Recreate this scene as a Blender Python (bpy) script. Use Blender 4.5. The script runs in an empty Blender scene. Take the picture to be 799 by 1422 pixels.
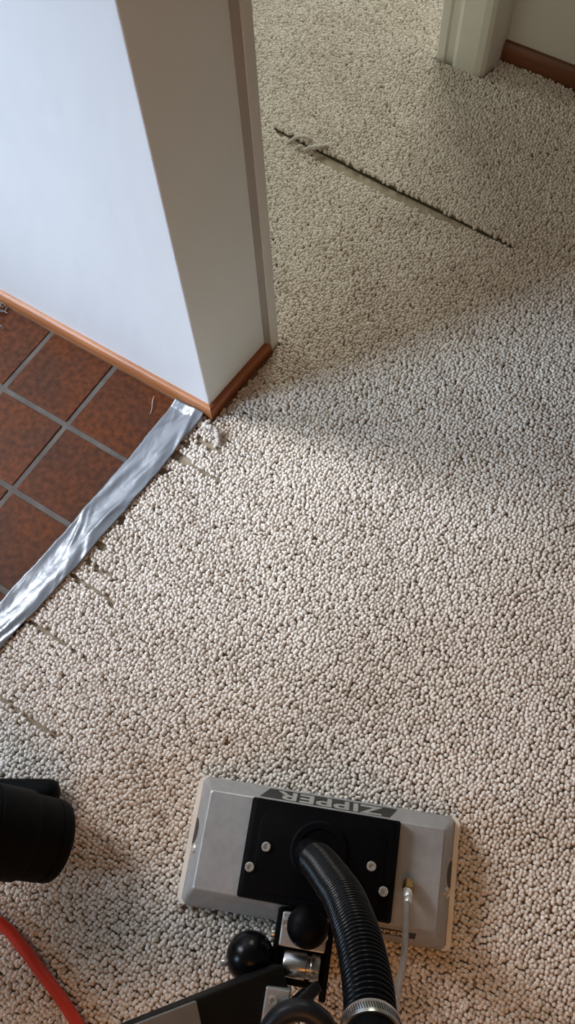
import bpy, bmesh, math, random
import numpy as np
from mathutils import Vector, Matrix
random.seed(7); rng = np.random.default_rng(11)
sc = bpy.context.scene
COL = sc.collection

# ------------------------------------------------------------------ camera
R = ((0.840752193657416, 0.5401924571092633, -0.03643978790415159),
     (0.48212421894991864, -0.7776008305260069, -0.403600279815556),
     (-0.24635743618201122, 0.3217593163336858, -0.91420947052101))
cam = bpy.data.objects.new('camera', bpy.data.cameras.new('camera'))
COL.objects.link(cam)
m = Matrix(((R[0][0], -R[1][0], -R[2][0], 0.8144837),
            (R[0][1], -R[1][1], -R[2][1], -0.4129378),
            (R[0][2], -R[1][2], -R[2][2], 1.3684464), (0, 0, 0, 1)))
cam.matrix_world = m
cam.data.sensor_fit = 'HORIZONTAL'; cam.data.sensor_width = 36
cam.data.lens = 1185 * 36 / 799
cam.data.clip_start = 0.02
sc.camera = cam

# ------------------------------------------------------------------ world, light, exposure
sc.view_settings.view_transform = 'Standard'; sc.view_settings.look = 'None'
sc.view_settings.gamma = 1; sc.view_settings.use_curve_mapping = False
sc.view_settings.exposure = 0.0
w = bpy.data.worlds.new('world'); sc.world = w; w.use_nodes = True
w.node_tree.nodes['Background'].inputs[0].default_value = (1.0, 0.94, 0.85, 1)
w.node_tree.nodes['Background'].inputs[1].default_value = 0.08


def window_light(name, loc, target, sx, sy, power, col, spread=180):
    l = bpy.data.lights.new(name, 'AREA'); l.shape = 'RECTANGLE'
    l.size = sx; l.size_y = sy; l.energy = power; l.color = col; l.spread = math.radians(spread)
    o = bpy.data.objects.new(name, l); COL.objects.link(o)
    o.location = loc
    d = Vector(target) - Vector(loc)
    o.rotation_euler = d.to_track_quat('-Z', 'Y').to_euler()
    return o


# daylight from the entry side, from the room's second window, from the room past the doorway
window_light('daylight_entry', (-1.7, -0.30, 1.5), (0.26, 0.01, 0.0), 0.60, 1.1, 5.8, (0.94, 0.96, 1.0), 45)
window_light('daylight_room', (-2.2, -2.6, 2.0), (0.30, 0.72, 0.25), 1.1, 1.2, 9.5, (0.58, 0.78, 1.0), 39)
window_light('daylight_hall', (-0.8, 3.0, 1.7), (0.1, 0.9, 0.0), 1.2, 1.2, 48, (0.98, 1.0, 0.87))
window_light('passage_fill', (-2.4, 0.82, 1.5), (0.6, 0.8, 0.0), 0.7, 1.2, 7, (0.95, 1.0, 0.90), 120)  # added fill to brighten the hall carpet, no known window there
lp = bpy.data.lights.new('warm_lamp', 'POINT'); lp.energy = 13.5; lp.color = (1.0, 0.41, 0.09)
lp.shadow_soft_size = 0.30
lo = bpy.data.objects.new('warm_lamp', lp); COL.objects.link(lo); lo.location = (1.22, -1.02, 1.05)

# ------------------------------------------------------------------ materials
def new_mat(name):
    mt = bpy.data.materials.new(name); mt.use_nodes = True
    nt = mt.node_tree; b = nt.nodes['Principled BSDF']
    return mt, nt, b


def mat(name, c1, c2=None, scale=20, rough=0.5, metal=0.0, bump=0.0, bscale=None, detail=4, spec=None,
        stretch=None, tr=0.0, rvar=0.0):
    mt, nt, b = new_mat(name)
    b.inputs['Roughness'].default_value = rough; b.inputs['Metallic'].default_value = metal
    if spec is not None: b.inputs['Specular IOR Level'].default_value = spec
    if tr: b.inputs['Transmission Weight'].default_value = tr
    tc = nt.nodes.new('ShaderNodeTexCoord'); mp = nt.nodes.new('ShaderNodeMapping')
    nt.links.new(tc.outputs['Object'], mp.inputs['Vector'])
    if stretch: mp.inputs['Scale'].default_value = stretch
    n = nt.nodes.new('ShaderNodeTexNoise'); n.inputs['Scale'].default_value = scale
    n.inputs['Detail'].default_value = detail
    nt.links.new(mp.outputs[0], n.inputs['Vector'])
    r = nt.nodes.new('ShaderNodeValToRGB')
    c2 = c2 or tuple(x * 0.9 for x in c1)
    r.color_ramp.elements[0].position = 0.3; r.color_ramp.elements[1].position = 0.7
    r.color_ramp.elements[0].color = (*c1, 1); r.color_ramp.elements[1].color = (*c2, 1)
    nt.links.new(n.outputs['Fac'], r.inputs[0]); nt.links.new(r.outputs[0], b.inputs['Base Color'])
    if rvar:
        mr = nt.nodes.new('ShaderNodeMapRange'); mr.inputs['To Min'].default_value = rough - rvar
        mr.inputs['To Max'].default_value = rough + rvar
        nt.links.new(n.outputs['Fac'], mr.inputs['Value']); nt.links.new(mr.outputs[0], b.inputs['Roughness'])
    if bump:
        n2 = nt.nodes.new('ShaderNodeTexNoise'); n2.inputs['Scale'].default_value = bscale or scale * 4
        n2.inputs['Detail'].default_value = 3
        nt.links.new(mp.outputs[0], n2.inputs['Vector'])
        bp = nt.nodes.new('ShaderNodeBump'); bp.inputs['Strength'].default_value = bump
        bp.inputs['Distance'].default_value = 0.002
        nt.links.new(n2.outputs['Fac'], bp.inputs['Height']); nt.links.new(bp.outputs[0], b.inputs['Normal'])
    return mt


M = {}
M['white_wall'] = mat('white_wall_paint', (0.78, 0.79, 0.81), (0.74, 0.75, 0.78), 6, 0.5, bump=0.45, bscale=26, stretch=(1.1, 1, 0.6))
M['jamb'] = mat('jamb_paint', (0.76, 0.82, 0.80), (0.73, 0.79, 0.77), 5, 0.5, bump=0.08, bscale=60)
M['casing'] = mat('casing_paint', (0.70, 0.71, 0.65), (0.66, 0.67, 0.61), 8, 0.4, bump=0.05, bscale=50)
M['groove_shade'] = mat('groove_shade_grey', (0.36, 0.36, 0.33), (0.32, 0.32, 0.29), 9, 0.6)
M['wood_shaded'] = mat('shade_painted_wood', (0.20, 0.075, 0.034), (0.13, 0.045, 0.02), 14, 0.4, stretch=(0.6, 6, 6), bump=0.05)  # darker copy of the baseboard wood, hall shade put into the colour
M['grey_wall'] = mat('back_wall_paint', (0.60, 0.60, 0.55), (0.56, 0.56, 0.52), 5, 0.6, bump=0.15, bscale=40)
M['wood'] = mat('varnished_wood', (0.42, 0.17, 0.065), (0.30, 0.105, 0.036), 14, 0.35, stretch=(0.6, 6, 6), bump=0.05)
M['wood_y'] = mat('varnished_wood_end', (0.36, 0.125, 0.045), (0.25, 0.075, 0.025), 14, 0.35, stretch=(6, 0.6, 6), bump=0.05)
M['subfloor'] = mat('subfloor', (0.10, 0.08, 0.06), (0.07, 0.055, 0.04), 30, 0.9)
M['grout'] = mat('grout', (0.060, 0.050, 0.042), (0.115, 0.10, 0.088), 18, 0.85, bump=0.4, bscale=300)
M['backing'] = mat('carpet_backing', (0.37, 0.305, 0.225), (0.28, 0.23, 0.165), 60, 0.9, bump=0.4, bscale=400)
M['yarn'] = mat('loose_yarn', (0.62, 0.57, 0.52), (0.50, 0.45, 0.40), 200, 0.9, bump=0.5, bscale=900)
M['thread'] = mat('frayed_thread', (0.35, 0.40, 0.42), (0.55, 0.58, 0.60), 300, 0.6)
M['hair'] = mat('pale_hair', (0.7, 0.62, 0.55), None, 100, 0.5)
M['alu'] = mat('satin_aluminium', (0.40, 0.405, 0.41), (0.33, 0.335, 0.34), 60, 0.42, metal=0.4, bump=0.08, bscale=700)
M['alu_block'] = mat('bracket_aluminium', (0.42, 0.42, 0.41), (0.36, 0.36, 0.35), 60, 0.4, metal=0.6)
M['lip'] = mat('white_plastic_lip', (0.80, 0.74, 0.66), (0.72, 0.66, 0.58), 30, 0.45)
M['black'] = mat('black_plastic', (0.002, 0.002, 0.0024), (0.003, 0.003, 0.0036), 40, 0.45, spec=0.06)
M['black_edge'] = mat('black_bevel', (0.010, 0.010, 0.012), (0.014, 0.014, 0.017), 40, 0.4, spec=0.2)
M['hose'] = mat('black_hose', (0.002, 0.0022, 0.003), (0.003, 0.0033, 0.004), 40, 0.25, spec=0.2)
M['rubber'] = mat('black_rubber', (0.003, 0.0034, 0.0034), (0.004, 0.004, 0.004), 30, 0.6, spec=0.08)
M['dark_metal'] = mat('dark_metal', (0.010, 0.0098, 0.009), (0.007, 0.007, 0.0066), 20, 0.5, metal=0.0, spec=0.15, stretch=(1, 8, 1))
M['chrome'] = mat('chrome', (0.80, 0.78, 0.74), (0.70, 0.68, 0.65), 60, 0.25, metal=0.75)
M['steel'] = mat('steel_pin', (0.56, 0.55, 0.53), (0.42, 0.41, 0.39), 60, 0.28, metal=1.0)
M['brass'] = mat('brass', (0.55, 0.36, 0.13), (0.45, 0.28, 0.09), 60, 0.25, metal=1.0)
M['tube'] = mat('clear_tube', (0.55, 0.48, 0.42), (0.45, 0.38, 0.33), 60, 0.12, tr=0.6)
M['red'] = mat('red_hose', (0.60, 0.045, 0.018), (0.50, 0.03, 0.012), 30, 0.38)
M['letter'] = mat('letter_grey', (0.34, 0.335, 0.31), (0.28, 0.275, 0.25), 60, 0.5)
M['print'] = mat('black_print', (0.012, 0.012, 0.012), (0.022, 0.021, 0.02), 80, 0.5)
M['badge'] = mat('badge_letter', (0.55, 0.48, 0.40), None, 60, 0.5)
M['strap'] = mat('grey_plate', (0.26, 0.265, 0.27), (0.21, 0.215, 0.22), 30, 0.45, metal=0.4)

# duct tape
mt, nt, b = new_mat('duct_tape')
b.inputs['Metallic'].default_value = 0.45; b.inputs['Roughness'].default_value = 0.30
b.inputs['Base Color'].default_value = (0.22, 0.235, 0.26, 1)
tc = nt.nodes.new('ShaderNodeTexCoord'); mp = nt.nodes.new('ShaderNodeMapping'); mp.inputs['Scale'].default_value = (60, 34, 40)
n = nt.nodes.new('ShaderNodeTexNoise'); n.inputs['Scale'].default_value = 1; n.inputs['Detail'].default_value = 5
bp = nt.nodes.new('ShaderNodeBump'); bp.inputs['Strength'].default_value = 0.5; bp.inputs['Distance'].default_value = 0.003
nt.links.new(tc.outputs['Object'], mp.inputs[0]); nt.links.new(mp.outputs[0], n.inputs['Vector'])
nt.links.new(n.outputs['Fac'], bp.inputs['Height']); nt.links.new(bp.outputs[0], b.inputs['Normal'])
M['tape'] = mt

# quarry tile: mottled brown
mt, nt, b = new_mat('quarry_tile')
tc = nt.nodes.new('ShaderNodeTexCoord'); oi = nt.nodes.new('ShaderNodeObjectInfo')
add = nt.nodes.new('ShaderNodeVectorMath'); add.operation = 'ADD'
sc_ = nt.nodes.new('ShaderNodeVectorMath'); sc_.operation = 'SCALE'; sc_.inputs['Scale'].default_value = 1.0
nt.links.new(tc.outputs['Object'], add.inputs[0]); nt.links.new(oi.outputs['Location'], add.inputs[1])
n1 = nt.nodes.new('ShaderNodeTexNoise'); n1.inputs['Scale'].default_value = 9; n1.inputs['Detail'].default_value = 3
n2 = nt.nodes.new('ShaderNodeTexNoise'); n2.inputs['Scale'].default_value = 90; n2.inputs['Detail'].default_value = 5
nt.links.new(add.outputs[0], n1.inputs['Vector']); nt.links.new(add.outputs[0], n2.inputs['Vector'])
r1 = nt.nodes.new('ShaderNodeValToRGB'); e = r1.color_ramp.elements
e[0].position = 0.36; e[0].color = (0.105, 0.029, 0.0075, 1); e[1].position = 0.66; e[1].color = (0.066, 0.024, 0.0115, 1)
r2 = nt.nodes.new('ShaderNodeValToRGB'); e = r2.color_ramp.elements
e[0].position = 0.35; e[0].color = (0.62, 0.6, 0.58, 1); e[1].position = 0.68; e[1].color = (1.25, 1.2, 1.1, 1)
mx = nt.nodes.new('ShaderNodeMix'); mx.data_type = 'RGBA'; mx.blend_type = 'MULTIPLY'; mx.inputs['Factor'].default_value = 1
nt.links.new(n1.outputs['Fac'], r1.inputs[0]); nt.links.new(n2.outputs['Fac'], r2.inputs[0])
nt.links.new(r1.outputs[0], mx.inputs['A']); nt.links.new(r2.outputs[0], mx.inputs['B'])
nt.links.new(mx.outputs['Result'], b.inputs['Base Color'])
b.inputs['Roughness'].default_value = 0.45; b.inputs['Specular IOR Level'].default_value = 0.14
bp = nt.nodes.new('ShaderNodeBump'); bp.inputs['Strength'].default_value = 0.12; bp.inputs['Distance'].default_value = 0.002
nt.links.new(n1.outputs['Fac'], bp.inputs['Height']); nt.links.new(bp.outputs[0], b.inputs['Normal'])
M['tile'] = mt

# carpet loops: per-loop tint attribute plus broad fleck
mt, nt, b = new_mat('berber_loop')
at = nt.nodes.new('ShaderNodeAttribute'); at.attribute_name = 'tint'
r1 = nt.nodes.new('ShaderNodeValToRGB'); e = r1.color_ramp.elements
e[0].position = 0.0; e[0].color = (0.42, 0.345, 0.275, 1)
e[1].position = 1.0; e[1].color = (0.80, 0.745, 0.685, 1)
x = r1.color_ramp.elements.new(0.25); x.color = (0.59, 0.525, 0.455, 1)
x = r1.color_ramp.elements.new(0.6); x.color = (0.70, 0.64, 0.575, 1)
nt.links.new(at.outputs['Fac'], r1.inputs[0])
nt.links.new(r1.outputs[0], b.inputs['Base Color'])
b.inputs['Roughness'].default_value = 0.85; b.inputs['Specular IOR Level'].default_value = 0.2
M['loop'] = mt

# ------------------------------------------------------------------ helpers
def link(name, me, material, parent=None, smooth=False, loc=None):
    o = bpy.data.objects.new(name, me); COL.objects.link(o)
    if material is not None and not me.materials: me.materials.append(M[material] if isinstance(material, str) else material)
    if smooth:
        for p in me.polygons: p.use_smooth = True
    if parent is not None: o.parent = parent
    if loc is not None: o.location = loc
    return o


def from_bm(name, bm, material, parent=None, smooth=False, loc=None):
    bmesh.ops.recalc_face_normals(bm, faces=bm.faces)
    me = bpy.data.meshes.new(name); bm.to_mesh(me); bm.free()
    return link(name, me, material, parent, smooth, loc)


def tag(o, label=None, cat=None, group=None, kind=None):
    if label: o['label'] = label
    if cat: o['category'] = cat
    if group: o['group'] = group
    if kind: o['kind'] = kind
    return o


def prism(bm, poly, z0, z1):
    a = [bm.verts.new((x, y, z0)) for x, y in poly]; c = [bm.verts.new((x, y, z1)) for x, y in poly]
    n = len(poly)
    bm.faces.new(a[::-1]); bm.faces.new(c)
    for i in range(n): bm.faces.new((a[i], a[(i + 1) % n], c[(i + 1) % n], c[i]))
    return bm


def box(bm, x0, x1, y0, y1, z0, z1):
    return prism(bm, [(x0, y0), (x1, y0), (x1, y1), (x0, y1)], z0, z1)


def bevel(bm, w, seg=2, ang=30):
    ed = [e for e in bm.edges if len(e.link_faces) == 2 and e.calc_face_angle(0) > math.radians(ang)]
    bmesh.ops.bevel(bm, geom=ed, offset=w, segments=seg, profile=0.5, affect='EDGES')
    return bm


def rbox(name, x0, x1, y0, y1, z0, z1, bw, material, parent, seg=2):
    bm = bmesh.new(); box(bm, x0, x1, y0, y1, z0, z1)
    bmesh.ops.recalc_face_normals(bm, faces=bm.faces); bevel(bm, bw, seg)
    return from_bm(name, bm, material, parent)


def lathe(bm, prof, seg=24, mtx=None):
    """prof: list of (r, z)"""
    rings = []
    for r, z in prof:
        ring = []
        if r < 1e-6:
            v = bm.verts.new((0, 0, z)); ring = [v] * seg
        else:
            for k in range(seg):
                a = 2 * math.pi * k / seg; ring.append(bm.verts.new((r * math.cos(a), r * math.sin(a), z)))
        rings.append(ring)
    for a, c in zip(rings, rings[1:]):
        for k in range(seg):
            q = [a[k], a[(k + 1) % seg], c[(k + 1) % seg], c[k]]; s = []
            for v in q:
                if v not in s: s.append(v)
            if len(s) > 2: bm.faces.new(s)
    for ring in (rings[0], rings[-1]):
        if ring[0] is not ring[1]: bm.faces.new(ring)
    if mtx is not None:
        bmesh.ops.transform(bm, matrix=mtx, verts=bm.verts)
    return bm


def frame_to(loc, d):
    return Matrix.Translation(Vector(loc)) @ Vector(d).normalized().to_track_quat('Z', 'Y').to_matrix().to_4x4()


def catmull(pts, n):
    P = [Vector(p) for p in pts]; P = [2 * P[0] - P[1]] + P + [2 * P[-1] - P[-2]]; out = []
    for i in range(1, len(P) - 2):
        for k in range(n):
            t = k / n; a, b_, c, d = P[i - 1:i + 3]
            out.append(0.5 * ((2 * b_) + (c - a) * t + (2 * a - 5 * b_ + 4 * c - d) * t * t + (3 * b_ - a - 3 * c + d) * t ** 3))
    out.append(P[-2]); return out


def tube(bm, path, rad, seg=16):
    """rad: function of (arc length) or number"""
    L = 0; prev = None; rings = []; up = Vector((0.3, 0.2, 1)).normalized()
    n = len(path); nrm = None
    for i, p in enumerate(path):
        t = (path[min(i + 1, n - 1)] - path[max(i - 1, 0)]).normalized()
        if i: L += (p - path[i - 1]).length
        if nrm is None:
            nrm = t.orthogonal().normalized()
        nrm = (nrm - t * nrm.dot(t)).normalized(); bi = t.cross(nrm)
        r = rad(L) if callable(rad) else rad
        rings.append([bm.verts.new(p + (nrm * math.cos(2 * math.pi * k / seg) + bi * math.sin(2 * math.pi * k / seg)) * r) for k in range(seg)])
    for a, c in zip(rings, rings[1:]):
        for k in range(seg): bm.faces.new((a[k], a[(k + 1) % seg], c[(k + 1) % seg], c[k]))
    bm.faces.new(rings[0][::-1]); bm.faces.new(rings[-1])
    return bm


def empty(name, loc, rz=0):
    o = bpy.data.objects.new(name, None); COL.objects.link(o); o.location = loc; o.rotation_euler = (0, 0, rz)
    o.empty_display_size = 0.05
    return o


def text_mesh(name, s, size, extrude, material, parent, mtx, sx=1.0):
    cu = bpy.data.curves.new('t', 'FONT'); cu.body = s; cu.size = size; cu.extrude = extrude
    cu.align_x = 'CENTER'; cu.align_y = 'CENTER'; cu.offset = size * 0.022; cu.space_character = 1.05
    to = bpy.data.objects.new('t', cu); COL.objects.link(to)
    dg = bpy.context.evaluated_depsgraph_get(); me = bpy.data.meshes.new_from_object(to.evaluated_get(dg))
    bpy.data.objects.remove(to); bpy.data.curves.remove(cu)
    me.transform(mtx @ Matrix.Diagonal((sx, 1, 1, 1)))
    me.name = name; me.materials.clear()
    return link(name, me, material, parent)


# ------------------------------------------------------------------ setting: floor, walls, trim
CX, CY = 0.2165, 0.1635          # outer corner of the white wall
JX, JY = 0.2275, 0.3285          # end of the jamb face
bm = bmesh.new(); box(bm, -4, 3, -3.5, 5, -0.05, -0.013)
floor = tag(from_bm('floor', bm, 'subfloor'), 'subfloor under brown tiles and beige carpet', 'floor', kind='structure')
bm = bmesh.new(); box(bm, -1.56, 0.178, -1.56, 0.20, -0.013, -0.0022)
from_bm('grout', bm, 'grout', floor)
T = 0.155; G = 0.0105
bm = bmesh.new(); box(bm, -T / 2 + G / 2, T / 2 - G / 2, -T / 2 + G / 2, T / 2 - G / 2, -0.012, 0.0)
bmesh.ops.recalc_face_normals(bm, faces=bm.faces)
ed = [e for e in bm.edges if max(v.co.z for v in e.verts) > -0.001]
bmesh.ops.bevel(bm, geom=ed, offset=0.0016, segments=2, profile=0.5, affect='EDGES')
bmesh.ops.recalc_face_normals(bm, faces=bm.faces)
tme = bpy.data.meshes.new('tile'); bm.to_mesh(tme); bm.free(); tme.materials.append(M['tile'])
for i in range(-9, 1):
    for j in range(-9, 1):
        o = link('tile', tme, None, floor)
        o.location = ((i + 0.5) * T, (j + 0.5) * T, random.uniform(-0.0006, 0.0006))
        o.rotation_euler = (random.uniform(-.004, .004), random.uniform(-.004, .004), random.uniform(-.006, .006))

# white wall with its end face (per-face paint)
bm = bmesh.new()
prism(bm, [(-2.6, CY), (CX, CY), (JX, JY), (JX - 0.016, JY), (JX - 0.016, 0.3355), (-2.6, 0.3355)], -0.013, 2.4)
bmesh.ops.recalc_face_normals(bm, faces=bm.faces)
ed = [e for e in bm.edges if all(abs(v.co.x - CX) < 1e-5 and abs(v.co.y - CY) < 1e-5 for v in e.verts)]
bmesh.ops.bevel(bm, geom=ed, offset=0.0025, segments=3, profile=0.5, affect='EDGES')
wl = from_bm('wall_left', bm, None)
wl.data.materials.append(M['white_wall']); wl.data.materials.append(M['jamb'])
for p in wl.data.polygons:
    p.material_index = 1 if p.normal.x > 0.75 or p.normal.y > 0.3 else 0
tag(wl, 'white textured wall ending in a shaded beige corner face', 'wall', kind='structure')

# dark strip in the groove beside the casing; groove shade put into its colour
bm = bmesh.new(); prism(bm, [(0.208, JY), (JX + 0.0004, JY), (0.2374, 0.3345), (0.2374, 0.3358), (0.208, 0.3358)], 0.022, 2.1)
tag(from_bm('groove_shade_strip', bm, 'groove_shade'), 'dark grey strip painted as groove shade between wall end and casing strip', 'trim', kind='structure')
# casing strip on the far edge of the wall end
bm = bmesh.new(); prism(bm, [(0.195, 0.3360), (0.2390, 0.3360), (0.2390, 0.3600), (0.195, 0.3600)], -0.004, 2.1)
bmesh.ops.recalc_face_normals(bm, faces=bm.faces); bevel(bm, 0.0022, 2)
tag(from_bm('trim_1', bm, 'casing'), 'narrow cream casing strip at the edge of the wall end', 'trim', kind='structure')

# baseboards: small rounded profile swept along a line
def base_profile(t, h):
    # (out, z): out from the wall
    return [(0, -0.004), (t, -0.004), (t, h * 0.55), (t * 0.92, h * 0.78), (t * 0.68, h * 0.94), (t * 0.35, h), (0, h)]


def sweep(name, p0, p1, out, t, h, material, miter0=0, miter1=0):
    p0, p1, out = Vector((*p0, 0)), Vector((*p1, 0)), Vector((*out, 0)).normalized()
    d = (p1 - p0).normalized(); bm = bmesh.new(); A = []; B = []
    for o, z in base_profile(t, h):
        A.append(bm.verts.new(p0 + out * o + d * (-o * miter0) + Vector((0, 0, z))))
        B.append(bm.verts.new(p1 + out * o + d * (o * miter1) + Vector((0, 0, z))))
    n = len(A)
    bm.faces.new(A); bm.faces.new(B[::-1])
    for i in range(n): bm.faces.new((A[i], A[(i + 1) % n], B[(i + 1) % n], B[i]))
    ob = from_bm(name, bm, material)
    for p in ob.data.polygons: p.use_smooth = len(p.vertices) == 4
    ob.data.set_sharp_from_angle(angle=math.radians(35))
    return ob


dj = Vector((JX - CX, JY - CY)).normalized()
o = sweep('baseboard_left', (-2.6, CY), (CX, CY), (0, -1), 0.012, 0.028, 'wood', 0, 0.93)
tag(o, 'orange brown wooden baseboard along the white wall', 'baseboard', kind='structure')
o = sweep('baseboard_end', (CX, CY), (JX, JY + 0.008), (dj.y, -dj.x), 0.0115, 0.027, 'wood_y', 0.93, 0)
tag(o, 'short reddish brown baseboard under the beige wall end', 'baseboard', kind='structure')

# back wall with a doorway, its casing, baseboard
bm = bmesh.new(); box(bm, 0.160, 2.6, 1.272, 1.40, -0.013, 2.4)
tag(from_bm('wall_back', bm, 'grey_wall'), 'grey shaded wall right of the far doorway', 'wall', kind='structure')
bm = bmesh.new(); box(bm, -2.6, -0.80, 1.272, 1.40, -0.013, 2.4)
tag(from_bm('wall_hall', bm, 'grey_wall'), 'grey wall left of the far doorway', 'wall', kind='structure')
bm = bmesh.new()
prism(bm, [(0.121, 1.42), (0.121, 1.200), (0.126, 1.193), (0.143, 1.193), (0.147, 1.199), (0.163, 1.199), (0.168, 1.190),
           (0.176, 1.186), (0.222, 1.186), (0.236, 1.190), (0.243, 1.199), (0.252, 1.250), (0.252, 1.275), (0.165, 1.275), (0.165, 1.42)],
      -0.004, 2.1)
tag(from_bm('trim_2', bm, 'casing'), 'stepped cream door casing at the far doorway', 'trim', kind='structure')
o = sweep('baseboard_back', (0.252, 1.272), (2.6, 1.272), (0, -1), 0.012, 0.046, 'wood_shaded', 0, 0)
tag(o, 'wooden baseboard along the far grey wall, shade painted into its colour', 'baseboard', kind='structure')

# ------------------------------------------------------------------ carpet
ZB = -0.004
SNAG = [(0.222, 0.283, 0.104, 0.0055), (0.20, 0.243, 0.057, 0.0085), (0.240, 0.316, 0.054, 0.0030), (0.20, 0.222, 0.085, 0.006),
        (0.20, 0.268, -0.193, 0.0030), (0.19, 0.290, -0.2265, 0.0042), (0.185, 0.262, -0.327, 0.0028), (0.26, 0.31, -0.325, 0.0016),
        (0.18, 0.345, -0.4525, 0.0028), (0.19, 0.222, 0.02, 0.005), (0.19, 0.212, -0.10, 0.006), (0.19, 0.215, -0.155, 0.005)]


def seam_bounds(x):
    """opened seam in the hall carpet: upper and lower edge in y"""
    t = np.clip((x + 0.075) / 0.60, 0, 1)
    up = 0.828 - 0.030 * t + 0.0014 * np.sin(x * 420) + 0.0012 * np.sin(x * 171)
    wd = 0.026 * np.sin(np.pi * np.clip(t * 0.97 + 0.03, 0, 1)) ** 0.75 * (1 - 0.45 * t) + 0.007
    wd = wd * np.where((x > 0.035) & (x < 0.40), 1.15, 0.75)
    ins = (x > -0.075) & (x < 0.525)
    return up, up - wd, ins


def carpet_edge(y):     # carpet edge under the tape
    return 0.192 + np.clip((y + 0.0) * 0.04, -0.03, 0.01)


D = 0.0060
ys = np.arange(-1.0, 1.85, D); xs = np.arange(-0.75, 1.5, D)
X, Y = np.meshgrid(xs, ys); row = np.arange(len(ys))[:, None]
X = X + (row % 2) * D * 0.5 + 0.0018 * np.sin(row * 1.7)
X = X.ravel(); Y = Y.ravel()
X = X + rng.normal(0, 0.0009, X.shape); Y = Y + rng.normal(0, 0.0007, Y.shape) + 0.0009 * np.sin(X * 41) * np.sin(Y * 23)
keep = np.zeros(X.shape, bool)
jx = CX + 0.013 + (Y - CY) * (JX - CX) / (JY - CY)
keep |= (Y <= 0.146) & (X > carpet_edge(Y))
keep |= (Y > 0.146) & (Y < 0.334) & (X > jx + 0.003)
keep |= (Y >= 0.334) & (Y <= 0.362) & (X > 0.2425)
keep |= (Y > 0.362) & (Y < 1.186)
keep |= (Y >= 1.186) & (Y < 1.257) & ((X < 0.120) | (X > 0.252))
keep |= (Y >= 1.257) & (X < 0.117) & (X > -0.8)
for x0, x1, y, hw in SNAG:
    keep &= ~((X > x0) & (X < x1) & (np.abs(Y - y - 0.0012 * np.sin(X * 260)) < hw + 0.0006))
up, lw, ins = seam_bounds(X); keep &= ~(ins & (Y < up) & (Y > lw))
keep &= ~((Y > 1.45) & (X > 0.2))
keep &= rng.random(X.shape) > 0.002
X = X[keep]; Y = Y[keep]; N = len(X)
SEG = 6
ang = np.arange(SEG) * 2 * np.pi / SEG
tv = []
for r, z in ((1.0, 0.30), (0.80, 0.76)):
    for a in ang: tv.append((r * np.cos(a), r * np.sin(a), z))
tv.append((0, 0, 1.0)); tv = np.array(tv)
tq = [(k, (k + 1) % SEG, SEG + (k + 1) % SEG, SEG + k) for k in range(SEG)]
tt = [(SEG + k, SEG + (k + 1) % SEG, 2 * SEG) for k in range(SEG)]
rx = 0.0041 * rng.uniform(0.85, 1.15, N); ry = 0.0038 * rng.uniform(0.85, 1.15, N); hz = 0.0092 * rng.uniform(0.82, 1.1, N)
upb, lwb, insb = seam_bounds(X); hz *= np.where(insb & (Y > upb) & (Y < upb + 0.007), 1.35, 1.0)
hz *= 1 + 0.06 * np.sin(X * 37 + 2 * np.sin(Y * 29)) * np.sin(Y * 33)
th = rng.normal(0.5, 0.55, N); lx = rng.normal(0, 0.0013, N); ly = rng.normal(0, 0.0013, N)
vx = tv[None, :, 0] * rx[:, None]; vy = tv[None, :, 1] * ry[:, None]; vz = np.broadcast_to(tv[None, :, 2], vx.shape)
px = X[:, None] + vx * np.cos(th)[:, None] - vy * np.sin(th)[:, None] + lx[:, None] * vz
py = Y[:, None] + vx * np.sin(th)[:, None] + vy * np.cos(th)[:, None] + ly[:, None] * vz
pz = ZB + vz * hz[:, None]
NV = len(tv); co = np.stack([px, py, pz], -1).reshape(-1, 3).astype(np.float32)
base = (np.arange(N) * NV)[:, None]
qi = (base[:, :, None] + np.array(tq)[None]).reshape(N, -1); ti = (base[:, :, None] + np.array(tt)[None]).reshape(N, -1)
idx = np.concatenate([qi, ti], 1).ravel().astype(np.int32)
ltot = np.tile(np.array([4] * SEG + [3] * SEG, np.int32), N); lst = np.concatenate([[0], np.cumsum(ltot)[:-1]]).astype(np.int32)
me = bpy.data.meshes.new('carpet')
me.vertices.add(len(co)); me.vertices.foreach_set('co', co.ravel())
me.loops.add(len(idx)); me.loops.foreach_set('vertex_index', idx)
me.polygons.add(len(ltot)); me.polygons.foreach_set('loop_start', lst); me.polygons.foreach_set('loop_total', ltot)
me.polygons.foreach_set('use_smooth', np.ones(len(ltot), bool))
me.update(calc_edges=True)
tint = np.clip(rng.beta(2.9, 1.9, N) + 0.10 * np.sin(X * 19 + 3 * np.sin(Y * 13)) * np.sin(Y * 17 + X * 5), 0, 1)
at = me.attributes.new('tint', 'FLOAT', 'POINT'); at.data.foreach_set('value', np.repeat(tint, NV).astype(np.float32))
carpet = tag(link('carpet', me, 'loop'), 'flecked beige looped berber carpet with pulled rows and an open seam', 'carpet', kind='stuff')
bm = bmesh.new()
quads = [[(x0, y0), (x1, y0), (x1, y1), (x0, y1)] for x0, x1, y0, y1 in
         ((0.186, 3, -3.5, 0.152), (0.2285, 3, 0.152, 0.345), (-2.6, -0.075, 0.345, 1.272), (0.525, 3, 0.345, 1.272), (-2.6, 0.165, 1.272, 4))]
quads += [[(-0.075, 0.829), (0.525, 0.799), (0.525, 1.272), (-0.075, 1.272)],       # the seam slit lies between these two
          [(-0.075, 0.345), (0.525, 0.345), (0.525, 0.7965), (0.2, 0.8085), (-0.075, 0.8265)]]
for q in quads:
    bm.faces.new([bm.verts.new((x, y, ZB)) for x, y in q]); bm.faces.new([bm.verts.new((x, y, -0.0125)) for x, y in q[::-1]])
from_bm('backing', bm, 'backing', carpet)

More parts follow.
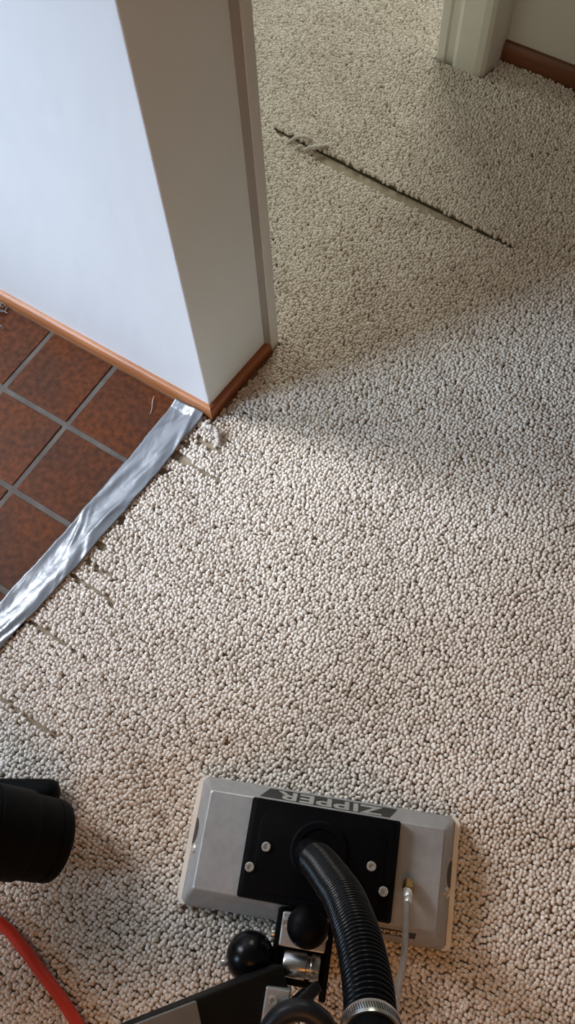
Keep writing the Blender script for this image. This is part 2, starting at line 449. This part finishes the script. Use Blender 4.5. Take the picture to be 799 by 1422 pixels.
# ------------------------------------------------------------------ duct tape
ys = np.linspace(0.150, -1.0, 330); nx = 26
def wob(y, s, f): return f * (math.sin(y * 31 * s + 1.3) + 0.6 * math.sin(y * 73 * s + 0.4) + 0.4 * math.sin(y * 171 * s))
ridges = [(random.uniform(0.14, 1.0), random.uniform(-0.95, 0.14), random.uniform(0.015, 0.07), random.uniform(-2.5, 2.5), random.uniform(0.05, 0.14), random.uniform(-0.0012, 0.0030)) for _ in range(70)]
verts = []; faces = []
for j, y in enumerate(ys):
    l = float(np.interp(-y, [-0.15, 0.087, 0.331, 1.0], [0.146, 0.1385, 0.1215, 0.09])) + wob(y, 1, 0.0009) + random.uniform(-0.0004, 0.0004)
    r = float(np.interp(-y, [-0.15, 0.0, 0.113, 0.398, 1.0], [0.212, 0.2065, 0.2025, 0.1785, 0.147])) + wob(y, 0.8, 0.0013)
    for i in range(nx):
        t = i / (nx - 1); x = l + (r - l) * t
        z = 0.0012 + 0.0062 * (1 / (1 + math.exp(-(t - 0.52) * 12)))
        z += 0.0016 * math.exp(-((t - 0.72) / 0.14) ** 2) * (0.6 + 0.4 * math.sin(y * 40))
        for (u, yc, ln, sl, wd, am) in ridges:
            dy = (y - yc) / ln
            if abs(dy) < 2.2: z += am * math.exp(-dy * dy) * math.exp(-((t - u - sl * (y - yc) / 0.3) / wd) ** 2)
        z -= 0.0012 * math.exp(-((t - 0.86) / 0.012) ** 2)
        if y > 0.135: z += (y - 0.135) * 0.5
        verts.append((x, y, z))
for j in range(len(ys) - 1):
    for i in range(nx - 1):
        a = j * nx + i; faces.append((a, a + nx, a + nx + 1, a + 1))
me = bpy.data.meshes.new('duct_tape'); me.from_pydata(verts, [], faces); me.update()
tape = link('duct_tape', me, 'tape', smooth=True)
sm = tape.modifiers.new('thick', 'SOLIDIFY'); sm.thickness = 0.0006; sm.offset = 1
tag(tape, 'wrinkled silver duct tape strip covering the edge between tile and carpet', 'tape')

# ------------------------------------------------------------------ loose bits
def strand(name, pts, r, material, label, cat, n=6, fuzz=0.0):
    bm = bmesh.new(); path = catmull(pts, n)
    f = (lambda L: r * (1 + fuzz * math.sin(L * 900) * math.sin(L * 370 + 1))) if fuzz else r
    tube(bm, path, f, 8 if fuzz else 6)
    return tag(from_bm(name, bm, material, None, True), label, cat)


strand('yarn_tuft', [(0.226, 0.140, 0.006), (0.226, 0.131, 0.012), (0.236, 0.130, 0.015), (0.247, 0.134, 0.014), (0.255, 0.129, 0.013), (0.263, 0.120, 0.010), (0.268, 0.113, 0.006)],
       0.0052, 'yarn', 'thick pale snagged yarn beside the foot of the wall corner', 'yarn', 8, 0.28)
strand('yarn_tuft', [(0.018, 0.800, 0.003), (0.028, 0.808, 0.010), (0.040, 0.813, 0.013), (0.052, 0.824, 0.012), (0.058, 0.834, 0.008)],
       0.0050, 'yarn', 'pale loose yarn bridging the open carpet seam', 'yarn', 6, 0.3)
strand('yarn_tuft', [(-0.024, 0.802, 0.004), (-0.012, 0.816, 0.012), (0.004, 0.826, 0.013), (0.020, 0.832, 0.008)],
       0.0036, 'yarn', 'thin pale yarn lying along the left end of the seam', 'yarn', 6, 0.3)
strand('yarn_tuft', [(0.000, 0.794, 0.002), (0.005, 0.800, 0.009), (0.012, 0.803, 0.008), (0.016, 0.799, 0.003)],
       0.0036, 'yarn', 'small pale yarn curl below the left end of the seam', 'yarn', 6, 0.3)
strand('hair', [(0.121, 0.102, 0.001), (0.117, 0.113, 0.0035), (0.110, 0.124, 0.004), (0.104, 0.137, 0.001)], 0.00042, 'hair',
       'single pale thread lying on brown tile beside the tape', 'thread')
fr = empty('frayed_thread_clump', (-0.277, 0.124, 0.0006))
for k in range(16):
    a = random.uniform(-0.6, 2.6); bl = random.uniform(0.012, 0.036); bm = bmesh.new()
    x0, y0 = random.uniform(-0.02, 0.006), random.uniform(-0.02, 0.012)
    c = random.uniform(-0.9, 0.9)
    pts = [(x0, y0, 0.001), (x0 + bl * .4 * math.cos(a), y0 + bl * .4 * math.sin(a), 0.006 + random.uniform(0, .006)),
           (x0 + bl * .8 * math.cos(a + c), min(0.024, y0 + bl * .8 * math.sin(a + c)), 0.004 + random.uniform(0, .006)),
           (x0 + bl * math.cos(a + 2 * c), min(0.024, y0 + bl * math.sin(a + 2 * c)), 0.001)]
    tube(bm, catmull(pts, 5), 0.0009, 5); from_bm('strand', bm, 'thread', fr, True)
tag(fr, 'frayed grey threads on the tile against the baseboard', 'threads')

# ------------------------------------------------------------------ carpet cleaning wand
Z0 = 0.0068
W = empty('carpet_wand', (0.792, -0.381, 0), math.radians(23.5))
tag(W, 'aluminium carpet cleaning wand head with black plate, ribbed hose and swivel handle', 'carpet cleaner')
bx, by, tx, ty, zt = 0.1915, 0.0900, 0.1700, 0.0660, 0.0600


def rrect(hx, hy, r, z, n=4):
    out = []
    for sx, sy, a0 in ((1, 1, 0), (-1, 1, 90), (-1, -1, 180), (1, -1, 270)):
        for k in range(n + 1):
            a = math.radians(a0 + 90 * k / n); out.append(Vector((sx * (hx - r) + r * math.cos(a), sy * (hy - r) + r * math.sin(a), z)))
    return out


def loft(bm, rings, cap=True):
    V = [[bm.verts.new(p) for p in r] for r in rings]; n = len(V[0])
    for a, c in zip(V, V[1:]):
        for k in range(n): bm.faces.new((a[k], a[(k + 1) % n], c[(k + 1) % n], c[k]))
    if cap: bm.faces.new(V[0][::-1]); bm.faces.new(V[-1])
    return bm


bm = bmesh.new()
loft(bm, [rrect(bx - 0.003, by - 0.003, 0.008, Z0 + 0.004), rrect(bx, by, 0.009, Z0 + 0.006), rrect(bx, by, 0.009, 0.0155),
          rrect(bx - 0.001, by - 0.001, 0.008, 0.0175), rrect(tx + 0.0022, ty + 0.0022, 0.004, zt - 0.0016), rrect(tx, ty, 0.004, zt)])
housing = from_bm('housing', bm, 'alu', W, True); housing.data.set_sharp_from_angle(angle=math.radians(25))
# white lips along both ends, glide under the far edge
for s in (-1, 1):
    bm = bmesh.new()
    pr = rrect(bx + 0.0062, by + 0.0005, 0.011, 0); out = [(p.x, p.y) for p in pr if p.x * s > bx - 0.0085]
    inn = [(s * (bx - 0.001 - (0.006 if abs(y) > by - 0.006 else 0)), y * 0.985) for x, y in out]
    order = sorted(zip(out, inn), key=lambda q: q[0][1])
    poly = [q[0] for q in order] + [q[1] for q in order][::-1]
    prism(bm, poly, Z0, 0.0185); bmesh.ops.recalc_face_normals(bm, faces=bm.faces)
    o = from_bm('end_lip', bm, 'lip', W); o['label'] = 'off-white plastic lip'
# slot and bolt on each sloped end face
for s in (-1, 1):
    n = Vector((s * (zt - 0.0175), 0, bx - tx)).normalized()
    def on_end(y, z): return Vector((s * (bx - 0.001 - (z - 0.0175) / (zt - 0.0175) * (bx - 0.001 - tx)), y, z))
    bm = bmesh.new(); ring = []
    for k in range(12):
        a = math.pi * k / 11; ring.append((0.019 * math.cos(a) + 0.010, 0.0175 + 0.018 * math.sin(a)))
    a = [bm.verts.new(on_end(y, z) + n * 0.0006) for y, z in ring]; c = [bm.verts.new(on_end(y, z) - n * 0.004) for y, z in ring]
    bm.faces.new(a); bm.faces.new(c[::-1])
    for k in range(12): bm.faces.new((a[k], a[(k + 1) % 12], c[(k + 1) % 12], c[k]))
    from_bm('slot', bm, 'print', W)
    bm = bmesh.new(); lathe(bm, [(0.0075, 0), (0.0075, 0.0025), (0.0062, 0.0040), (0.0050, 0.0040), (0.0046, 0.0018), (0, 0.0018)], 20, frame_to(on_end(-0.0145, 0.034), n))
    o = from_bm('bolt', bm, 'chrome', W, True); o.data.set_sharp_from_angle(angle=math.radians(35))

# black cover plate
PZ0, PZ1 = zt + 0.0002, 0.083
bm = bmesh.new()
loft(bm, [rrect(0.1075, 0.0672, 0.004, PZ0), rrect(0.1072, 0.0668, 0.004, PZ1 - 0.008), rrect(0.1010, 0.0655, 0.004, PZ1 - 0.0005), rrect(0.0995, 0.0645, 0.004, PZ1)])
plate = from_bm('cover_plate', bm, 'black', W, True); plate.data.set_sharp_from_angle(angle=math.radians(20)); plate['label'] = 'black plastic cover plate'
# shallow raised field on the plate + hose collar
bm = bmesh.new(); loft(bm, [rrect(0.090, 0.056, 0.024, PZ1 - 0.001, 8), rrect(0.090, 0.056, 0.024, PZ1 + 0.0012, 8), rrect(0.0885, 0.0545, 0.0235, PZ1 + 0.0018, 8)])
o = from_bm('raised_field', bm, 'black', plate, True); o.data.set_sharp_from_angle(angle=math.radians(25))
bm = bmesh.new(); lathe(bm, [(0.041, PZ1), (0.041, PZ1 + 0.004), (0.038, PZ1 + 0.0065), (0.030, PZ1 + 0.0065), (0.028, PZ1 + 0.004), (0, PZ1 + 0.004)], 40, Matrix.Translation((-0.002, 0.008, 0)))
o = from_bm('hose_collar', bm, 'black', plate, True); o.data.set_sharp_from_angle(angle=math.radians(35))
for x, y in ((-0.0764, 0.0025), (-0.0947, -0.0269), (0.072, 0.001), (0.0919, -0.0281)):
    bm = bmesh.new(); lathe(bm, [(0.0066, 0), (0.0066, 0.0035), (0.0056, 0.0046), (0.0036, 0.0046), (0.0033, 0.0016), (0, 0.0016)], 18, Matrix.Translation((x, y, PZ1 + 0.0012)))
    o = from_bm('screw', bm, 'chrome', plate, True); o.data.set_sharp_from_angle(angle=math.radians(35))

# printed name on the far slope: grey letters on a black band
def slope_frame(sy, x, t, lift):
    """point on the long sloped face (sy=+1 far, -1 near), t from bottom to top; axes along face"""
    b0 = Vector((0, sy * (by - 0.001), 0.0175)); t0 = Vector((0, sy * (ty + 0.0012), zt - 0.0012))
    upv = (t0 - b0).normalized(); xv = Vector((-sy, 0, 0)); nv = xv.cross(upv)
    p = b0.lerp(t0, t) + Vector((x, 0, 0)) + nv * lift
    return Matrix(((xv.x, upv.x, nv.x, p.x), (xv.y, upv.y, nv.y, p.y), (xv.z, upv.z, nv.z, p.z), (0, 0, 0, 1)))


L_ = (Vector((0, ty + 0.0012, zt - 0.0012)) - Vector((0, by - 0.001, 0.0175))).length
F = slope_frame(1, 0.004, 0.50, 0.0003)
bm = bmesh.new(); hh = 0.0175
prism(bm, [(-0.100, -hh), (0.092, -hh), (0.104, hh), (-0.088, hh)], 0, 0.0004); bmesh.ops.transform(bm, matrix=F, verts=bm.verts)
band = from_bm('name_band', bm, 'print', housing)
text_mesh('lettering', 'ZIPPER', 0.0400, 0.0003, 'letter', housing, F @ Matrix.Translation((0.0, 0.0, 0.0006)), 1.22)
F = slope_frame(-1, 0.1015, 0.56, 0.0003)
bm = bmesh.new(); prism(bm, [(-0.044, -0.0078), (0.044, -0.0078), (0.044, 0.0078), (-0.044, 0.0078)], 0, 0.0008); bmesh.ops.transform(bm, matrix=F, verts=bm.verts)
from_bm('badge', bm, 'print', housing)
text_mesh('badge_lettering', 'ZIPPER', 0.0125, 0.0003, 'badge', housing, F @ Matrix.Translation((0.0, 0, 0.001)), 1.45)

# ribbed vacuum hose rising toward the operator
HP = [(-0.012, 0.004, 0.084), (-0.011, 0.000, 0.11), (0.006, -0.013, 0.165), (0.0225, -0.030, 0.230), (0.0365, -0.0465, 0.290), (0.0518, -0.0771, 0.370), (0.0605, -0.1025, 0.418),
      (0.0655, -0.1235, 0.452), (0.0680, -0.1430, 0.478)]
path = catmull(HP, 100); tot = sum((path[i + 1] - path[i]).length for i in range(len(path) - 1)); pitch = 0.0068


def hose_r(L):
    if L < 0.055: return 0.0232
    return 0.0218 + 0.0030 * (0.5 + 0.5 * math.cos(2 * math.pi * L / pitch)) ** 0.7


bm = bmesh.new(); tube(bm, path, hose_r, 40); hose = from_bm('vacuum_hose', bm, 'hose', W, True); hose['label'] = 'black ribbed vacuum hose'
d = (path[-1] - path[-12]).normalized(); e0 = path[-1]
bm = bmesh.new(); lathe(bm, [(0.0240, 0), (0.0268, 0.0003), (0.0272, 0.0015), (0.0272, 0.0135), (0.0268, 0.0147), (0.0240, 0.015)], 48, frame_to(e0 - d * 0.004, d))
clamp = from_bm('hose_clamp', bm, 'steel', W, True); clamp.data.set_sharp_from_angle(angle=math.radians(35)); clamp['label'] = 'slotted steel hose clamp'
fm = frame_to(e0 - d * 0.004, d)
bm = bmesh.new()
for k in range(72):
    a = 2 * math.pi * k / 72
    mm = fm @ Matrix.Rotation(a, 4, 'Z') @ Matrix.Translation((0.02722, 0, 0.0075)) @ Matrix.Rotation(0.22, 4, 'X')
    b2 = bmesh.ops.create_cube(bm, size=1.0)
    bmesh.ops.transform(bm, matrix=mm @ Matrix.Diagonal((0.0004, 0.0010, 0.0072, 1)), verts=b2['verts'])
o = from_bm('slots', bm, 'print', clamp); o['kind'] = 'stuff'
e1 = e0 + d * 0.005; P2 = [e1, e1 + d * 0.05, e1 + d * 0.12 + Vector((0, -0.02, 0.02)), Vector((0.07, -0.25, 0.66))]
bm = bmesh.new(); tube(bm, catmull(P2, 8), lambda L: 0.0245 if L < 0.03 else 0.0255, 32); from_bm('hose_cuff', bm, 'black', W, True)

# brass fitting, ferrule, clear solution tube
fx, fy = 0.127, -0.0185
bm = bmesh.new(); lathe(bm, [(0.0075, zt - 0.001), (0.0075, zt + 0.004), (0.0060, zt + 0.005), (0.0060, zt + 0.012)], 20, Matrix.Translation((fx, fy + 0.006, 0)))
from_bm('fitting_base', bm, 'brass', W, True)
dd = Vector((-0.06, -0.62, 0.78)).normalized(); q0 = Vector((fx, fy + 0.008, zt + 0.006))
bm = bmesh.new(); lathe(bm, [(0.0072, 0), (0.0084, 0.001), (0.0084, 0.018), (0.0070, 0.0195)], 6, frame_to(q0, dd)); from_bm('brass_nut', bm, 'brass', W)
bm = bmesh.new(); lathe(bm, [(0.0058, 0.018), (0.0062, 0.020), (0.0062, 0.031), (0.0050, 0.033), (0.0058, 0.036), (0.0058, 0.041), (0.0045, 0.044)], 18, frame_to(q0, dd))
o = from_bm('ferrule', bm, 'chrome', W, True); o.data.set_sharp_from_angle(angle=math.radians(35))
q1 = q0 + dd * 0.041
TP = [q1, q1 + dd * 0.02, (0.1215, -0.0760, 0.150), (0.1180, -0.1010, 0.195), (0.1095, -0.1257, 0.250), (0.1013, -0.1545, 0.330), (0.098, -0.175, 0.40)]
bm = bmesh.new(); tube(bm, catmull(TP, 10), 0.0044, 14); from_bm('clear_tube', bm, 'tube', W, True)

# swivel bracket behind the head
rbox('bracket_block', -0.0385, 0.0230, -0.1150, -0.0735, 0.062, 0.110, 0.002, 'alu_block', W)
rbox('swivel_arm', -0.046, -0.0385, -0.172, -0.070, 0.030, 0.100, 0.002, 'black', W)
rbox('swivel_arm', 0.0230, 0.032, -0.172, -0.070, 0.030, 0.100, 0.002, 'black', W)
rbox('cross_block', -0.0385, 0.0230, -0.160, -0.110, 0.030, 0.096, 0.003, 'black', W)
rbox('rear_plate', -0.047, 0.030, -0.0905, -0.0715, 0.022, 0.075, 0.002, 'black', W)
def ball(name, c, r, material, sq=1.0, axis=(0, 0, 1), flat=0.0):
    bm = bmesh.new(); prof = []
    for k in range(15):
        a = -math.pi / 2 + math.pi * k / 14; prof.append((r * math.cos(a) if 0 < k < 14 else 0, r * sq * math.sin(a)))
    lathe(bm, prof, 28, frame_to(c, axis)); return from_bm(name, bm, material, W, True)


k1 = ball('clamp_knob', (-0.0035, -0.0860, 0.125), 0.0275, 'black', 0.75); k1['label'] = 'round black clamp knob'
k2 = ball('side_knob', (-0.0735, -0.1350, 0.098), 0.0325, 'hose', 0.98, (1, 0.1, 0.1)); k2['label'] = 'round black side knob'
bm = bmesh.new(); lathe(bm, [(0.016, 0), (0.016, 0.02)], 20, frame_to((-0.047, -0.1350, 0.085), (-1, 0, 0.1))); from_bm('knob_stem', bm, 'black', W, True)
def bolt(x, y, z, r=0.0055, axis=(0, 0, 1)):
    bm = bmesh.new(); lathe(bm, [(r, -0.004), (r, 0.0028), (r * 0.85, 0.0042), (r * 0.55, 0.0042), (r * 0.5, 0.0015), (0, 0.0015)], 18, frame_to((x, y, z), axis))
    o = from_bm('bolt', bm, 'chrome', W, True); o.data.set_sharp_from_angle(angle=math.radians(35))


bolt(-0.0325, -0.0865, 0.110, 0.0062); bolt(0.0195, -0.0955, 0.110, 0.0055)
bolt(-0.0475, -0.1030, 0.094, 0.0048, (-1, 0, 0.5)); bolt(-0.048, -0.160, 0.094, 0.0050, (-1, 0, 0.5))
bolt(-0.1075, -0.1480, 0.098, 0.0050, (-1, 0, 0.4))
# steel pivot pin lying across the swivel
bm = bmesh.new(); lathe(bm, [(0.0155, -0.026), (0.0165, -0.0245), (0.0165, 0.004), (0.0145, 0.005), (0.0145, 0.010), (0.0165, 0.011), (0.0165, 0.0205), (0.0155, 0.022)], 32, frame_to((-0.003, -0.1345, 0.102), (1, 0, 0)))
o = from_bm('pivot_pin', bm, 'steel', W, True); o.data.set_sharp_from_angle(angle=math.radians(35)); o['label'] = 'bright steel pivot pin'
rbox('lower_bracket', -0.0445, -0.0130, -0.215, -0.1600, 0.100, 0.150, 0.002, 'alu_block', W)
bolt(-0.0335, -0.1745, 0.150, 0.0062)
# handle: tapering dark metal channel running out to the left
def beam(name, a0, a1, w0, w1, h, material, parent, up=(0.35, 0.0, 1), bev=0.003):
    a0, a1 = Vector(a0), Vector(a1); d = (a1 - a0).normalized(); s = d.cross(Vector(up)).normalized(); u = s.cross(d)
    bm = bmesh.new(); r0 = [bm.verts.new(a0 + s * x * w0 + u * y * h) for x, y in ((-.5, -.5), (.5, -.5), (.5, .5), (-.5, .5))]
    r1 = [bm.verts.new(a1 + s * x * w1 + u * y * h) for x, y in ((-.5, -.5), (.5, -.5), (.5, .5), (-.5, .5))]
    bm.faces.new(r0[::-1]); bm.faces.new(r1)
    for k in range(4): bm.faces.new((r0[k], r0[(k + 1) % 4], r1[(k + 1) % 4], r1[k]))
    bmesh.ops.recalc_face_normals(bm, faces=bm.faces); bevel(bm, bev, 2)
    return from_bm(name, bm, material, parent)


h0 = Vector((-0.022, -0.166, 0.110)); h1 = Vector((-0.230, -0.282, 0.250))
hd = beam('handle_channel', h0, h1, 0.068, 0.085, 0.030, 'dark_metal', W)
hd['label'] = 'dark metal handle channel'
beam('handle_plate', h0.lerp(h1, 0.44) + Vector((0.004, 0.0, 0.0165)), h0.lerp(h1, 0.76) + Vector((0.004, 0.0, 0.0165)), 0.072, 0.080, 0.006, 'strap', hd, bev=0.0015)
beam('handle_tube', h1 - (h1 - h0) * 0.05, (-0.52, -0.44, 0.45), 0.036, 0.036, 0.036, 'dark_metal', W, bev=0.008)
# trigger lever and its loop
beam('lever', (0.020, -0.150, 0.135), (-0.030, -0.205, 0.200), 0.014, 0.018, 0.010, 'black_edge', W)
beam('lever', (0.004, -0.158, 0.135), (-0.040, -0.205, 0.190), 0.008, 0.010, 0.010, 'black', W)
lp = []
for k in range(13):
    a = math.radians(200 - 220 * k / 12); lp.append((0.006 + 0.036 * math.cos(a), -0.200 + 0.040 * math.sin(a), 0.29 + 0.02 * math.sin(a)))
bm = bmesh.new(); tube(bm, catmull(lp, 5), 0.0115, 16); o = from_bm('grip_loop', bm, 'black_edge', W, True); o['label'] = 'curved black grip loop'

# ------------------------------------------------------------------ big black vacuum hose end at the left
ax = Vector((0.667, 0.292, -0.66)).normalized()
c0 = Vector((0.4565, -0.568, 0.0515))
H = empty('hose_end', (c0.x, c0.y, 0.006))
tag(H, 'large black rubber hose end with stepped rings standing on the carpet', 'hose')
def ring_body(name, prof, material, centre, axis, parent):
    bm = bmesh.new(); lathe(bm, prof, 48, frame_to(Vector(centre) - Vector((parent.location)), axis))
    o = from_bm(name, bm, material, parent, True); o.data.set_sharp_from_angle(angle=math.radians(40)); return o


ring_body('cuff', [(0.040, 0.000), (0.0535, 0.0005), (0.0568, -0.003), (0.0578, -0.008), (0.0578, -0.016), (0.0562, -0.0175), (0.0562, -0.0190), (0.0584, -0.0205), (0.0590, -0.062)], 'rubber', c0, ax, H)
ring_body('sleeve', [(0.0585, -0.054), (0.0608, -0.0545), (0.0625, -0.057), (0.0628, -0.112), (0.0612, -0.1135), (0.0612, -0.116), (0.0632, -0.118), (0.0634, -0.150), (0.060, -0.175)], 'rubber', c0, ax, H)
hb = c0 - ax * 0.165 - H.location
bm = bmesh.new()
tube(bm, catmull([hb, hb - ax * 0.12, hb - ax * 0.30 + Vector((0, 0, 0.03)), hb - ax * 0.48 + Vector((0.03, 0.03, 0.12)), hb - ax * 0.62 + Vector((0.08, 0.07, 0.28))], 24),
     lambda L: 0.055 + 0.004 * math.cos(2 * math.pi * L / 0.022), 32)
from_bm('unseen_hose_run', bm, 'rubber', H, True)  # unseen upper run of the hose, added for the shadow it casts
c1 = Vector((0.3945, -0.524, 0.0265))
H2 = empty('hose_elbow', (c1.x, c1.y, 0.006))
tag(H2, 'smaller black rounded rubber fitting behind the large hose end', 'hose fitting')
ring_body('cap', [(0.0, 0.018), (0.008, 0.0175), (0.014, 0.0145), (0.0185, 0.0085), (0.0195, 0.0)], 'rubber', c1, (0.80, 0.50, 0.0), H2)
ring_body('body', [(0.0195, 0.0), (0.0200, -0.002), (0.0200, -0.09)], 'rubber', c1, (0.80, 0.50, 0.0), H2)

# red solution hose
RZ = 0.0155
rp = [(0.25, -0.755, RZ), (0.35, -0.712, RZ), (0.449, -0.703, RZ), (0.495, -0.709, RZ), (0.537, -0.7185, RZ), (0.578, -0.728, RZ), (0.623, -0.7415, RZ), (0.70, -0.772, RZ), (0.80, -0.83, RZ)]
bm = bmesh.new(); tube(bm, catmull(rp, 10), 0.0086, 16)
tag(from_bm('solution_hose', bm, 'red', None, True), 'bright red hose crossing the lower left corner', 'hose')
